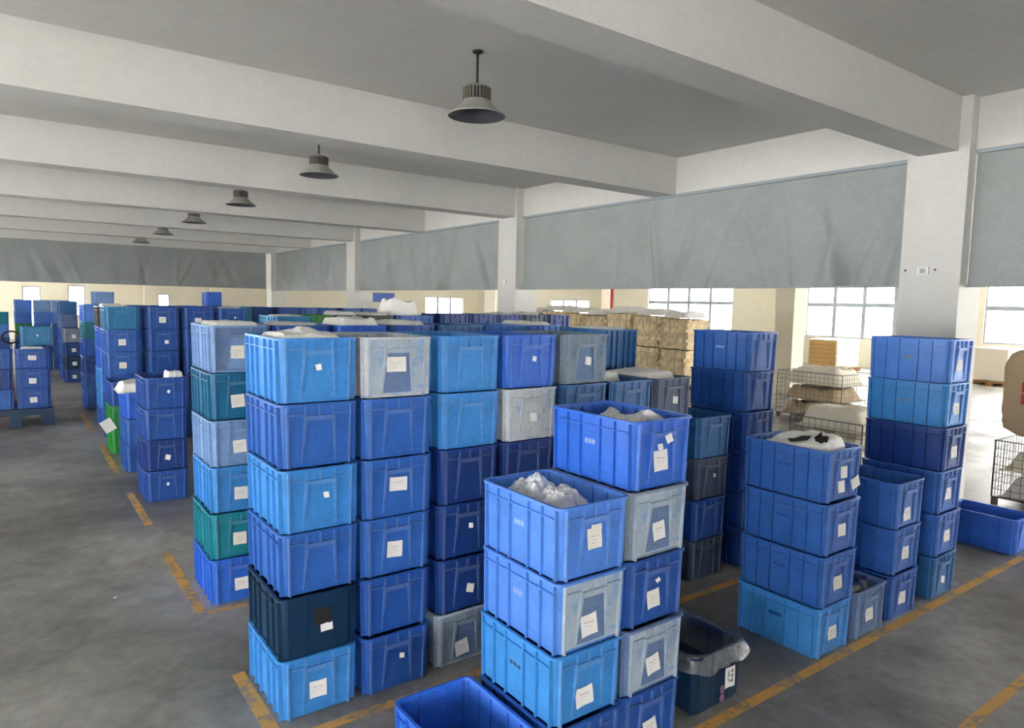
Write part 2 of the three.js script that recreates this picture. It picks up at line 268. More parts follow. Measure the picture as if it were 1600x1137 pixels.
const handleBars = s => {
  const y = CH * 0.76, g = [ribZ(s, -0.098, -0.08, 0.007, 0.03, y, 0.3155, 0.336, 0.016), ribZ(s, 0.098, 0.08, 0.007, 0.03, y, 0.3155, 0.336, 0.016)];
  g.push(box(0.176, 0.026, 0.03, 0, y + 0.006, s * 0.3215)); for (const x of [-0.08, 0, 0.08]) g.push(ribZ(s, x, x, 0.008, y, CH - 0.013)); return g;
};
const plate = s => { const y0 = 0.02, y1 = CH - 0.016, c = [[-0.172, y0, s * 0.3], [0.172, y0, s * 0.3], [0.174, y0, s * 0.3115], [-0.174, y0, s * 0.3115], [-0.18, y1, s * 0.3], [0.18, y1, s * 0.3], [0.18, y1, s * 0.318], [-0.18, y1, s * 0.318]]; return hexa([c[3], c[2], c[1], c[0], c[7], c[6], c[5], c[4]]); };
const recess = () => { const y0 = 0.03, y1 = CH * 0.745, z = y => 0.3115 + (y - 0.02) / (CH - 0.036) * 0.0065 + 0.0012, w0 = 0.092, w1 = 0.074; return hexa([[-w0, y0, z(y0)], [w0, y0, z(y0)], [w0, y0, 0.305], [-w0, y0, 0.305], [-w1, y1, z(y1)], [w1, y1, z(y1)], [w1, y1, 0.305], [-w1, y1, 0.305]]); };
const GEO = {
  body: join([crateShell(), ...sideRibs, ...endBase(-1), ...handleBars(-1)]),
  end: join([plate(1)]),
  endRibs: endBase(1).map(g => join([g])),
  handle: join(handleBars(1)),
  recess: join([recess()]),
  whole: join([crateShell(), ...sideRibs, ...endBase(-1), ...handleBars(-1), ...endBase(1), ...handleBars(1)]),
  ribbed: join([crateShell(), ...sideRibs, ...[-0.18, -0.11, -0.045, 0.045, 0.11, 0.18].map(x => ribZ(1, x, x, 0.01)), ...endBase(-1)]),
  plainBody: join([crateShell(), ...sideRibs, ...endBase(-1)]),
  plainEnd: join([plate(1), ribZ(1, -0.06, -0.06, 0.006, 0.02, CH - 0.013, 0.316, 0.322), ribZ(1, 0.1, 0.1, 0.006, 0.02, CH - 0.013, 0.316, 0.322)]),
};
const zEnd = y => 0.3115 + (y - 0.02) / (CH - 0.036) * 0.0065;  // outer face of the end panel
const paperGeo = (() => { const g = new THREE.PlaneGeometry(1, 1, 4, 4), p = g.attributes.position; for (let i = 0; i < p.count; i++) p.setZ(i, 0.004 * Math.sin(p.getX(i) * 4 + p.getY(i) * 2)); g.computeVertexNormals(); return g; })();
for (const m of [...M.paper, M.tagPaper]) m.side = THREE.DoubleSide;
function paper(parent, x, y, w, h, tilt = 0, k = 0, z = null, name = 'paper_label') { const o = mesh(name, paperGeo, typeof k === 'number' ? M.paper[k] : k, parent); o.scale.set(w, h, 1); o.position.set(x, y, (z ?? zEnd(y)) + 0.006); o.rotation.z = tilt; o.rotation.x = -0.02; return o; }
const stencilMats = {};
function stencil(parent, key, col, bg, seed, w = 0.085, h = 0.034, y = CH * 0.58, z = -0.005) {
  const m = stencilMats[key] ??= std({ map: stencilTex(col, bg, seed), roughness: 0.5 }), o = mesh('stencil_mark', new THREE.PlaneGeometry(w, h), m, parent); o.rotation.y = -Math.PI / 2; o.position.set(-(0.209 + (y - 0.016) * 0.021) - 0.0015, y, z); return o;
}
const POS = ['top', 'second from top', 'third from top', 'fourth from top', 'fifth from top', 'bottom'];
let nCrate = 0;
// cols: palette letters from top to bottom ("PG" = blue body, dusty grey end); labs: one letter per crate; opt.simple for stacks too far to show parts
function stack(x0, zf, cols, desc, opt = {}) {
  const list = cols.split(' '), n = list.length, labs = (opt.labs ?? '').padEnd(n, '-'), s = opt.scale ?? [1, 1, 1], r = rng(Math.round(x0 * 997 + zf * 131) + 5), out = [];
  const cx = x0 + CW * s[0] / 2, cz = zf - CL * s[2] / 2, y00 = opt.y ?? 0, turn = opt.turn ?? 0;
  list.forEach((c, i) => {
    const k = n - 1 - i, y = y00 + k * PITCH * s[1], pos = n === 1 ? 'single crate of' : i === n - 1 ? 'bottom of' : POS[i] + ' of';
    const b = PAL[c[0]][1], e = c[1] && PAL[c[1]] ? c[1] : null, plain = c.includes('!');
    const label = opt.labels?.[i] ?? `${b} crate${e && e !== c[0] ? ' with ' + PAL[e][1].split(' ').pop() + ' end' : ''}, ${n === 1 ? desc : pos + ' ' + desc}`;
    const dx = (r() - 0.5) * 0.012, dz = (r() - 0.5) * 0.018, dr = turn + (r() - 0.5) * 0.018;
    let o;
    if (opt.simple) { o = mesh('plastic_crate', opt.geo ?? GEO.whole, crateMat[c[0]]); tag(o, label, 'crate', 'stacked plastic crates'); o.position.set(cx + dx, y, cz + dz); o.rotation.y = dr; o.scale.set(...s); }
    else {
      o = thing('plastic_crate', label, 'crate', [cx + dx, y, cz + dz], dr, 'stacked plastic crates'); o.scale.set(...s);
      mesh('body', plain ? GEO.plainBody : GEO.body, crateMat[c[0]], o);
      const ep = mesh('end_panel', plain ? GEO.plainEnd : GEO.end, crateMat[e ?? c[0]], o); if (!plain) for (const g of GEO.endRibs) mesh('scuffed_rib', g, edgeMat[e ?? c[0]], ep);
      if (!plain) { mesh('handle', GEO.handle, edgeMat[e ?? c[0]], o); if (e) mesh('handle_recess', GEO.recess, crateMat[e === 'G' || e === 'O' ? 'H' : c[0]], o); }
      const L = labs[i], q = () => (r() - 0.5);
      if (L === 'p') paper(o, -0.01 + q() * 0.03, 0.15 + q() * 0.02, 0.1, 0.1, q() * 0.16, r() * 3 | 0);
      if (L === 'l') paper(o, -0.02 + q() * 0.02, 0.105, 0.1, 0.105, 0.1 + q() * 0.16, r() * 3 | 0);
      if (L === 's') paper(o, 0.015 + q() * 0.05, 0.16 + q() * 0.05, 0.055, 0.06, q() * 0.5, 3);
      if (L === 't') { paper(o, 0.02 + q() * 0.04, 0.2, 0.03, 0.035, q(), 3); }
      if (L === 'w') paper(o, 0, 0.2, 0.115, 0.085, q() * 0.1, 0);
    }
    nCrate++; out.push(o);
  });
  return out;
}
const off = (x, z, px, pz) => [x + px, z + pz];

// first row, along the yellow line
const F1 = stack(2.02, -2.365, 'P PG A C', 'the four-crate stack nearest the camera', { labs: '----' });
paper(F1[0], 0.0, 0.185, 0.088, 0.105, 0.06, 2); paper(F1[0], 0.01, 0.238, 0.06, 0.03, 0.04, 2, null, 'tape');
paper(F1[1], -0.02, 0.118, 0.1, 0.11, 0.12, 1); paper(F1[2], -0.022, 0.115, 0.108, 0.1, 0.1, 1); paper(F1[3], 0.0, 0.2, 0.09, 0.09, 0.05, 0);
stencil(F1[0], 'ghost', '#9aa7bd', '#5f93e6', 3); stencil(F1[1], 'ghost2', '#8a93c8', '#5f8fe2', 4); stencil(F1[2], 'black', '#14222a', '#4f98dc', 9, 0.1, 0.036, CH * 0.52, 0.0);
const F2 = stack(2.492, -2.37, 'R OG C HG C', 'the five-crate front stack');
paper(F2[0], -0.012, 0.145, 0.1, 0.11, 0.06, 1); paper(F2[0], 0.02, 0.262, 0.042, 0.05, 0.4, 3, 0.338, 'torn_tape'); paper(F2[0], -0.02, 0.217, 0.032, 0.034, 0.1, 1, null, 'red_print');
paper(F2[1], 0.0, 0.135, 0.085, 0.1, 0.14, 1); paper(F2[2], -0.02, 0.13, 0.09, 0.1, 0.1, 2); paper(F2[2], 0.01, 0.225, 0.026, 0.03, 0.6, 3, null, 'tape_scrap'); paper(F2[3], -0.01, 0.135, 0.095, 0.105, 0.2, 0); paper(F2[4], 0.0, 0.13, 0.095, 0.105, 0.2, 0);
stencil(F2[0], 'ghost3', '#8f97a8', '#3f7ee0', 6);
stack(1.505, -2.385, 'R', 'royal blue open crate alone at the bottom edge', { labels: ['royal blue open crate on the floor at the bottom edge'] });
const R1 = stack(4.375, -2.385, 'B B B A', 'the stack with a torn white sack on top', { labs: '--pp' });
paper(R1[0], 0.0, 0.2, 0.075, 0.085, 0, 3); paper(R1[0], -0.02, 0.1, 0.075, 0.085, 0.04, 3); paper(R1[0], 0.125, 0.115, 0.095, 0.085, 0.35, 3, 0.334); paper(R1[1], 0.0, 0.16, 0.09, 0.09, 0, 3);
for (const o of R1) stencil(o, 'dk', '#1d3f86', '#2c64bd', 12, 0.1, 0.03, CH * 0.6, 0.0);
stack(4.868, -2.385, 'H', 'x', { labs: 'p', labels: ['single grey-blue crate with dark film inside beside yellow line'] });
stack(5.405, -2.39, 'B B C', 'the three-crate stack behind the yellow line', { labs: 'lpp' });
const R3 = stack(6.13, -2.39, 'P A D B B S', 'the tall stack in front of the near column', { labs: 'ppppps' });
stencil(R3[0], 'gold', '#9c9a72', '#5d8ee0', 15, 0.075, 0.03, CH * 0.55, 0); stencil(R3[1], 'gold2', '#8c8e80', '#3f93e0', 16, 0.1, 0.03, CH * 0.55, 0);
stack(7.99, -2.39, 'R', 'x', { labels: ['blue open crate at the right picture edge'] });
// dark lined bin
stack(3.14, -2.43, 'I!', 'x', { labels: ['dark petrol blue bin with a plastic liner folded over'] });

// second row
const S0 = stack(1.15, -3.7, 'A B A B I! A', 'the left corner stack of the second row', { labs: 't-t--p' });
paper(S0[4], 0.02, 0.22, 0.1, 0.1, 0.05, M.rubber, null, 'black_tape'); paper(S0[4], 0.045, 0.15, 0.07, 0.05, 0.05, 3);
const S2 = stack(1.64, -3.7, 'WG B B B C C', 'the second stack of the second row', { labs: '--wp-t' });  // bottom two crates take a deeper blue, shade put into the colour
paper(S2[0], -0.01, 0.2, 0.125, 0.09, 0, 2);
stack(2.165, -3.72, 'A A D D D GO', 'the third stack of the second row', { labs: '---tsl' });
stack(2.665, -3.72, 'R WW D C C C', 'the fourth stack of the second row', { labs: 'ts----' });  // third crate's dark blue also carries the shade of the gap
stack(3.18, -3.74, 'OO S C C C C', 'the fifth stack of the second row', { labs: 's-----' });
stack(3.675, -3.74, 'S S C C C', 'the five-crate stack behind the front stacks', { labs: '-----' });
stack(4.165, -3.74, 'ZZ C C C C', 'the slate-topped stack behind the front stacks', { labs: 's----' });
stack(4.72, -3.74, 'S Z C Z', 'the dark four-crate stack in the middle gap', { labs: '-t--' });
const TT = stack(5.37, -3.73, 'B C C C C C', 'the tall stack right of the middle gap', {});
stencil(TT[0], 'wh', '#b9c4d8', '#2f64bd', 19, 0.1, 0.03, CH * 0.6, 0);
stack(4.3, -4.5, 'S C C C C C', 'the narrow stack in front of the cardboard bales', { simple: true, geo: GEO.ribbed });

// third row
stack(1.19, -5.5, 'QH T Q A V R', 'the striped stack beside the aisle', { labs: 'pppppp' });
stack(1.69, -5.52, 'C C C C C C', 'the third row, second stack from the aisle', { simple: true });
stack(2.215, -5.5, 'R C C C C C', 'the third row, third stack from the aisle', { simple: true });
stack(2.72, -5.55, 'C C C C C C', 'the third row, fourth stack from the aisle', { simple: true });
stack(3.22, -5.5, 'S C C C C C', 'the third row, fifth stack from the aisle', { simple: true });
stack(3.73, -5.5, 'P C C C C C', 'the third row, sixth stack from the aisle', { simple: true });
stack(4.24, -5.55, 'P B C C C C', 'the third row, seventh stack from the aisle', { simple: true });

// fourth row and its neighbours
stack(1.2, -8.75, 'C C D C', 'the four-crate stack beside the aisle', { labs: 't-st' });
stack(1.2, -10.4, 'R B C', 'the three-crate stack beside the aisle', {});
stack(1.16, -11.75, 'C E E', 'the blue and green stack beside the aisle', {});
stack(2.55, -8.3, 'U C C C C C', 'the stack with a turquoise crate on top', { simple: true });
stack(3.1, -9.0, 'E E C C C C', 'the stack with green crates on top', { simple: true });
stack(3.62, -9.2, 'K C C C C C', 'the left stack topped with a black crate', { simple: true });
stack(4.1, -9.2, 'K C C C C C', 'the right stack topped with a black crate', { simple: true });
stack(4.66, -9.3, 'B C C C C C', 'the blue stack right of the black crates', { simple: true, scale: [1.35, 1, 1] });
for (let i = 0; i < 5; i++) { const o = stack(5.42 + i * 0.535, -9.3, i === 3 ? 'I C C C C C' : 'D C B C C C', 'the dark labelled row, stack ' + ['one', 'two', 'three', 'four', 'five'][i] + ' from the left', { simple: true, scale: [1.12, 1.014, 1.05] }); if (i < 4) paper(o[0], [0.04, 0.02, 0, 0.01][i], 0.15, 0.1, 0.1, i === 3 ? 0.6 : 0, 3, 0.332); }

// stacks farther along the aisle
const far = [1.06, 1.01, 1.06];
stack(1.22, -12.75, 'U B B B C C', 'the turquoise-topped stack beside the aisle', { labs: '-pp---', scale: far });
stack(1.83, -12.75, 'C C C C C C', 'the blue stack next to the turquoise-topped one', { labs: 'ps----', scale: far });
stack(2.39, -12.75, 'C C C C C C', 'the far row, third stack from the aisle', { labs: 'p-----', scale: far });
stack(2.95, -12.75, 'C C C C C C', 'the far row, fourth stack from the aisle', { labs: 't-----', scale: far });
stack(1.25, -14.2, 'K R R A A C', 'the black-topped stack beside the aisle', {});
stack(1.2, -16.9, 'P V R C B B', 'the long stack deep in the aisle', {});
stack(1.14, -22, 'O D I D', 'the grey-topped four-crate stack deep in the aisle', { labs: 'pppp' });
stack(1.1, -23.2, 'S H C B C C', 'the tall dark stack behind the grey-topped one', { simple: true });
for (let i = 0; i < 3; i++) stack(0.1 + i * 0.49, -26, ['P P E C B C', 'Q P R B C C', 'Q P C C B C'][i], 'the bright stacks by the far curtain, ' + ['left', 'middle', 'right'][i], { simple: true });
for (let i = 0; i < 11; i++) stack(2.0 + i * 0.53, -16.5 - (i % 3) * 0.12, [...'CBRCVCCBBCC'][i] + ' C B C C B', 'a distant stack, ' + ['first', 'second', 'third', 'fourth', 'fifth', 'sixth', 'seventh', 'eighth', 'ninth', 'tenth', 'eleventh'][i] + ' from the aisle', { simple: true });
stack(-0.5, -25, 'V P C C C', 'the stack at the far left picture edge', { simple: true });
// single crates standing on far stacks
stack(1.42, -16.95, 'Q', 'x', { simple: true, y: 6 * PITCH, scale: [0.85, 0.75, 0.8], labels: ['small pale blue crate on top of the deep aisle stack'] });
stack(3.6, -16.62, 'R', 'x', { simple: true, y: 6 * PITCH, scale: [0.7, 0.9, 0.8], labels: ['small royal blue crate on top of distant stacks'] });

// left pallet
function pallet(x, y, z, w, d, h, m, label, feet = 3) {
  const g = thing('pallet', label, 'pallet', [x, y, z]);
  mesh('deck', boxUV(box(w, h * 0.35, d, 0, h * 0.825, 0)), m, g);
  for (let i = 0; i < feet; i++) for (let j = 0; j < feet; j++) mesh('foot', boxUV(box(w * 0.16, h * 0.65, d * 0.16, (i / (feet - 1) - 0.5) * w * 0.84, h * 0.325, (j / (feet - 1) - 0.5) * d * 0.84)), m, g);
  return g;
}
pallet(0.02, 0, -15.55, 1.15, 1.2, 0.32, crateMat.I, 'blue plastic pallet under crates at the left edge');
for (let i = 0; i < 2; i++) for (let j = 0; j < 2; j++) stack(-0.5 + i * 0.545, -14.98 - j * 0.68, i ? 'C C C' : 'C D B', `the pallet load at the left edge, ${j ? 'rear' : 'front'} ${i ? 'right' : 'left'}`, { y: 0.322, labs: i && !j ? 'wpp' : '', scale: [1.1, 0.99, 1] });
stack(0.13, -15.72, 'U', 'x', { y: 0.322 + 3 * PITCH * 0.99, labs: 't', labels: ['turquoise crate on top of the left pallet load'], scale: [1.12, 1, 0.9] });
// unseen crate stacks added behind the camera to keep low light off the crate ends
{
  const n = 14 * 2 * 6, im = new THREE.InstancedMesh(GEO.whole, crateMat.C, n), m = new THREE.Matrix4(); let i = 0;
  for (let a = 0; a < 14; a++) for (let b = 0; b < 2; b++) for (let k = 0; k < 6; k++) { m.makeTranslation(1.4 + a * 0.5, k * PITCH, 1.9 + b * 0.75); im.setMatrixAt(i, m); im.setColorAt(i++, new THREE.Color().setScalar(0.8 + 0.2 * R())); }
  im.name = 'added_crate_bank'; im.userData = { kind: 'stuff', label: 'unseen bank of blue crate stacks added behind the camera for shade', category: 'crates' }; im.castShadow = im.receiveShadow = true; scene.add(im);
}
console.log('crates', nCrate);

// ---------------------------------------------------------------- contents: sacks, film
function lump(w, l, hgt, seed, f = 5, rough = 0.35, shape = null, nx = 30, nz = 40) {   // closed heap with a flat underside
  const H = (u, v) => { const e = Math.min(1, 6.5 * Math.min(u, 1 - u)) * Math.min(1, 6.5 * Math.min(v, 1 - v)), s = e * e * (3 - 2 * e); const q = fbm(u * f * 0.7 + seed, v * f + seed * 2.1, seed, 4), ridge = 1 - Math.abs(fbm(u * f + 9, v * f * 1.3 + seed, 3.3, 3)) * 3; return s * hgt * (shape ? shape(u, v) : 1) * (0.72 + rough * 1.1 * q + rough * 0.12 * ridge); };
  const pos = [], idx = [], uv = [], W = nx + 1;
  for (let k = 0; k < 2; k++) for (let j = 0; j <= nz; j++) for (let i = 0; i <= nx; i++) { const u = i / nx, v = j / nz; const wob = k ? 0 : 0.012; pos.push((u - 0.5) * w + wob * N3(u * 9, v * 9, seed), k ? -0.01 : Math.max(0, H(u, v)), (v - 0.5) * l + wob * N3(v * 9, u * 9, seed + 4)); uv.push(u * w, v * l); }
  const o = W * (nz + 1);
  for (let j = 0; j < nz; j++) for (let i = 0; i < nx; i++) { const a = j * W + i, b = a + 1, c = a + W, d = c + 1; idx.push(a, c, b, b, c, d, o + a, o + b, o + c, o + b, o + d, o + c); }
  const edge = (a, b) => idx.push(a, b, o + a, b, o + b, o + a);
  for (let i = 0; i < nx; i++) { edge(i + 1, i); edge(nz * W + i, nz * W + i + 1); } for (let j = 0; j < nz; j++) { edge(j * W, (j + 1) * W); edge((j + 1) * W + nx, j * W + nx); }
  const g = new THREE.BufferGeometry(); g.setAttribute('position', new THREE.Float32BufferAttribute(pos, 3)); g.setAttribute('uv', new THREE.Float32BufferAttribute(uv, 2)); g.setIndex(idx); g.computeVertexNormals(); return g;
}
const top = n => n * PITCH;
function heap(name, label, cat, x, y, z, g, m, turn = 0) { const o = mesh(name, g, m); o.position.set(x, y, z); o.rotation.y = turn; return tag(o, label, cat, 'bags and film in the crates'); }
const cc = (x0, zf) => [x0 + CW / 2, zf - CL / 2];
{
  let [x, z] = cc(2.02, -2.365);
  heap('clear_film', 'crumpled clear plastic film in the nearest stack', 'plastic film', x - 0.01, top(4) - 0.17, z - 0.0, lump(0.39, 0.58, 0.2, 3.1, 6, 0.34, (u, v) => 0.62 + 0.62 * Math.exp(-(((v - 0.26) / 0.19) ** 4 + ((u - 0.45) / 0.3) ** 4)) + 0.58 * Math.exp(-(((v - 0.64) / 0.15) ** 4 + ((u - 0.5) / 0.3) ** 4)), 60, 84), M.clear);
  [x, z] = cc(2.492, -2.37);
  heap('clear_film', 'folded clear film bags in the five-crate front stack', 'plastic film', x, top(5) - 0.15, z, lump(0.38, 0.57, 0.15, 8.4, 3, 0.5, (u, v) => 0.9 + 0.35 * Math.exp(-((v - 0.75) ** 2 + (u - 0.6) ** 2) * 14), 44, 60), M.clear);
  [x, z] = cc(1.505, -2.385);
  heap('clear_film', 'hazy film bags in the open crate at the bottom edge', 'plastic film', x + 0.02, 0.02, z + 0.05, lump(0.38, 0.5, 0.2, 5.5, 5, 0.5), M.clear);
  [x, z] = cc(4.375, -2.385);
  const sk = heap('torn_sack', 'torn white sack with black gaps on the right stack', 'sack', x, top(4) - 0.1, z + 0.005, lump(0.4, 0.575, 0.2, 2.2, 3.2, 0.3, (u, v) => 0.62 + 0.62 * Math.exp(-(((v - 0.6) / 0.36) ** 2 + ((u - 0.72) / 0.42) ** 2)), 44, 60), M.film);
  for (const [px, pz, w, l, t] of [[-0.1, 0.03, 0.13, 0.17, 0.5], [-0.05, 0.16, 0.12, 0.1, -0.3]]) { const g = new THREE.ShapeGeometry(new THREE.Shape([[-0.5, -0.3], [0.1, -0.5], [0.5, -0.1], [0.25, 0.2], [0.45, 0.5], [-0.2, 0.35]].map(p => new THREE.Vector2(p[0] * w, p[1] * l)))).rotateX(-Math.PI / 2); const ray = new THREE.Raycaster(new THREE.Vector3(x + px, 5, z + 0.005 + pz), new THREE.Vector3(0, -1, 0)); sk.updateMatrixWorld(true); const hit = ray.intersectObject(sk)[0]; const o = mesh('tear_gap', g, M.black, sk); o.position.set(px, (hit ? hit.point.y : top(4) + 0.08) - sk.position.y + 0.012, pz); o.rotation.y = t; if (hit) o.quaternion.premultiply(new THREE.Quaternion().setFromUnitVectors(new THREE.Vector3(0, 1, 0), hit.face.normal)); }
  [x, z] = cc(1.15, -3.7);
  heap('white_sack', 'white film heap rising from the left corner stack', 'sack', x, top(6) - 0.05, z + 0.0, lump(0.4, 0.595, 0.085, 6.2, 4, 0.3, (u, v) => 1.0 + 0.6 * Math.exp(-((v - 0.55) ** 2 * 14 + (u - 0.52) ** 2 * 40))), M.film);
  [x, z] = cc(1.19, -5.5);
  heap('white_sack', 'white film heap on the striped stack by the aisle', 'sack', x, top(6) - 0.04, z, lump(0.4, 0.595, 0.085, 1.2, 4, 0.3), M.film);
  [x, z] = cc(4.868, -2.385);
  heap('dark_film', 'dark crumpled film inside the single grey-blue crate', 'plastic film', x, top(1) - 0.1, z, lump(0.385, 0.58, 0.12, 4.4, 5, 0.5), M.liner);
  [x, z] = cc(3.675, -3.74);
  heap('white_sack', 'white film behind the five-crate stack under the bales', 'sack', x + 0.02, top(5) - 0.06, z - 0.14, lump(0.41, 0.34, 0.12, 7.7, 4, 0.3), M.film);
  [x, z] = cc(4.165, -3.74);
  heap('white_sack', 'white film on the slate-topped stack under the bales', 'sack', x, top(5) - 0.05, z - 0.04, lump(0.41, 0.56, 0.11, 9.9, 4, 0.3), M.film);
  [x, z] = cc(1.2, -8.75);
  heap('white_sack', 'white bulging sack in the four-crate aisle stack', 'sack', x + 0.12, top(4) - 0.1, z + 0.1, lump(0.2, 0.34, 0.2, 3.3, 3, 0.2), M.film);
  [x, z] = cc(1.2, -10.4);
  heap('white_sack', 'white sack hanging over the three-crate aisle stack', 'sack', x - 0.04, top(3) + 0.002, z + 0.0, lump(0.52, 0.6, 0.16, 5.3, 3, 0.3), M.film);
  const spots = [['third-row stack by the aisle', 1.69, -5.52, 0.05], ['third-row crate third from the aisle', 2.215, -5.5, 0.11], ['third-row crate fourth from the aisle', 2.72, -5.55, 0.08], ['pale crate seventh in the third row', 4.24, -5.55, 0.07], ['turquoise crate of the fourth row', 2.55, -8.3, 0.05], ['left black crate', 3.62, -9.2, 0.09], ['right black crate', 4.1, -9.2, 0.08], ['first dark labelled stack', 5.45, -9.3, 0.06], ['third dark labelled stack', 6.5, -9.3, 0.1], ['fourth dark labelled stack', 7.05, -9.3, 0.12], ['narrow stack before the cardboard bales', 4.3, -4.5, 0.05], ['turquoise-topped aisle stack', 1.24, -12.77, 0.06], ['fourth far-row stack', 2.98, -12.77, 0.08], ['black-topped aisle stack', 1.25, -14.2, 0.1], ['long stack deep in the aisle', 1.2, -16.9, 0.001]];
  spots.forEach(([d, X, Z, h], i) => { if (h < 0.01) return; const [a, b] = cc(X, Z); heap('white_sack', 'white film bag in the ' + d, 'sack', a, top(6) - 0.025, b, lump(0.395, 0.58, h, 20 + i * 1.7, 3.5, 0.35, null, 16, 20), M.film); });
  heap('white_sack', 'big white sack standing behind the black crates', 'sack', 4.9, top(6) - 0.03, -9.75, lump(0.55, 0.5, 0.34, 33.1, 3, 0.35), M.film);
  heap('white_sack', 'white film bag on the front pallet crate at left', 'sack', 0.3, 0.322 + 3 * PITCH * 0.99 - 0.03, -15.2, lump(0.4, 0.3, 0.07, 44.1, 3, 0.3), M.film);
}
// liner of the dark bin
{
  const [x, z] = cc(3.14, -2.43), g = thing('bin_liner', 'glossy plastic liner folded over the dark bin rim', 'liner', [x, 0, z]), r = rng(77), L = 96, prof = [[-0.03, CH - 0.2], [-0.022, CH - 0.05], [-0.012, CH + 0.004], [0.012, CH + 0.008], [0.022, CH - 0.02], [0.03, CH - 0.055], [0.036, CH - 0.09]], loops = [];
  prof.forEach(([o, y], k) => {
    const lp = []; for (let i = 0; i < L; i++) {
      const a = i / L * Math.PI * 2, c = Math.cos(a), s = Math.sin(a), e = 5, q = Math.pow(Math.pow(Math.abs(c), e) + Math.pow(Math.abs(s), e), -1 / e);
      const wob = 0.022 * N3(c * 7, s * 7, k * 0.8) * Math.min(1, Math.max(0, k - 2) / 2), dn = k > 3 ? 0.035 * N3(c * 2.5, s * 2.5, 7) * (k - 3) / 3 : 0, ear = Math.exp(-((c * q - 1) ** 2 + (s * q - 1) ** 2) * 22) * (k > 3 ? 0.05 * (k - 3) : 0);
      lp.push([c * q * (0.233 + o + wob + ear), y + dn + ear * 0.3, s * q * (0.334 + o + wob)]);
    } loops.push(lp);
  });
  mesh('folded_film', boxUV(loft(loops, 1.0, false, false)), M.liner, g);
  const t = thing('paper_tag', 'white handwritten paper tag on the dark bin', 'tag', [x + 0.045, 0.2, z + 0.375]); const p = mesh('sheet', paperGeo, M.tagPaper, t); p.scale.set(0.085, 0.13, 1);
  for (const y of [-0.095, -0.15]) { const o = mesh('sticker', boxUV(new THREE.CylinderGeometry(0.026, 0.026, 0.003, 12).rotateX(Math.PI / 2).scale(0.85, 1, 1)), M.pink, t); o.position.set(-0.01, y, -0.042); }
  heap('grey_rag', 'grey crumpled rag deep inside the dark bin', 'rag', x + 0.02, 0.03, z, lump(0.3, 0.4, 0.16, 12.3, 4, 0.5), M.clear);
}
// fallen card beside the aisle stack
{ const o = mesh('hanging_card', boxUV(box(0.16, 0.19, 0.008)), M.plastWhite); o.position.set(1.13, 0.45, -11.735); o.rotation.set(-0.06, 0, 0.5); tag(o, 'white card hanging tilted on the green aisle crates', 'card'); }

// ---------------------------------------------------------------- high-bay lamps
function lamp(x, z, label) {
  const g = thing('high_bay_lamp', label, 'lamp', [x, 4.1, z], 0, 'unlit high-bay lamps under the ceiling');
  const prof = [[0.262, 0], [0.268, 0.004], [0.262, 0.012], [0.215, 0.042], [0.165, 0.085], [0.132, 0.122], [0.124, 0.14]].map(p => new THREE.Vector2(...p));
  mesh('reflector', new THREE.LatheGeometry(prof, 40), M.lampMetal, g);
  mesh('reflector_lining', new THREE.LatheGeometry([[0.258, 0.003], [0.21, 0.037], [0.16, 0.08], [0.125, 0.115], [0, 0.12]].map(p => new THREE.Vector2(...p)), 40), M.lampInner, g);
  const f = []; for (let i = 0; i < 26; i++) { const a = i / 26 * Math.PI * 2; f.push(box(0.05, 0.105, 0.007, 0.105, 0, 0).rotateY(a).translate(0, 0.195, 0)); }
  const hs = mesh('heat_sink', boxUV(new THREE.CylinderGeometry(0.09, 0.09, 0.1, 24).translate(0, 0.195, 0)), M.lampDark, g);
  mesh('cooling_fins', join(f), M.lampFin, hs);
  mesh('sink_cap', boxUV(new THREE.CylinderGeometry(0.1, 0.132, 0.02, 28).translate(0, 0.257, 0)), M.lampMetal, g);
  mesh('hook', new THREE.TorusGeometry(0.016, 0.005, 6, 14).translate(0, 0.283, 0), M.frame, g);
  mesh('rod', boxUV(rod([0, 0.295, 0], [0, CEIL - 4.1 - 0.01, 0], 0.0125, 10)), M.lampDark, g);
  mesh('ceiling_plate', boxUV(new THREE.CylinderGeometry(0.05, 0.045, 0.014, 20).translate(0, CEIL - 4.1 - 0.007, 0)), M.lampDark, g);
}
['nearest large unlit high-bay lamp under the ceiling', 'second nearest unlit high-bay lamp', 'third nearest unlit high-bay lamp', 'fourth nearest unlit high-bay lamp', 'fifth nearest unlit high-bay lamp', 'farthest tiny unlit high-bay lamp'].forEach((l, i) => lamp(3.52, -5.45 - 3.985 * i, l));

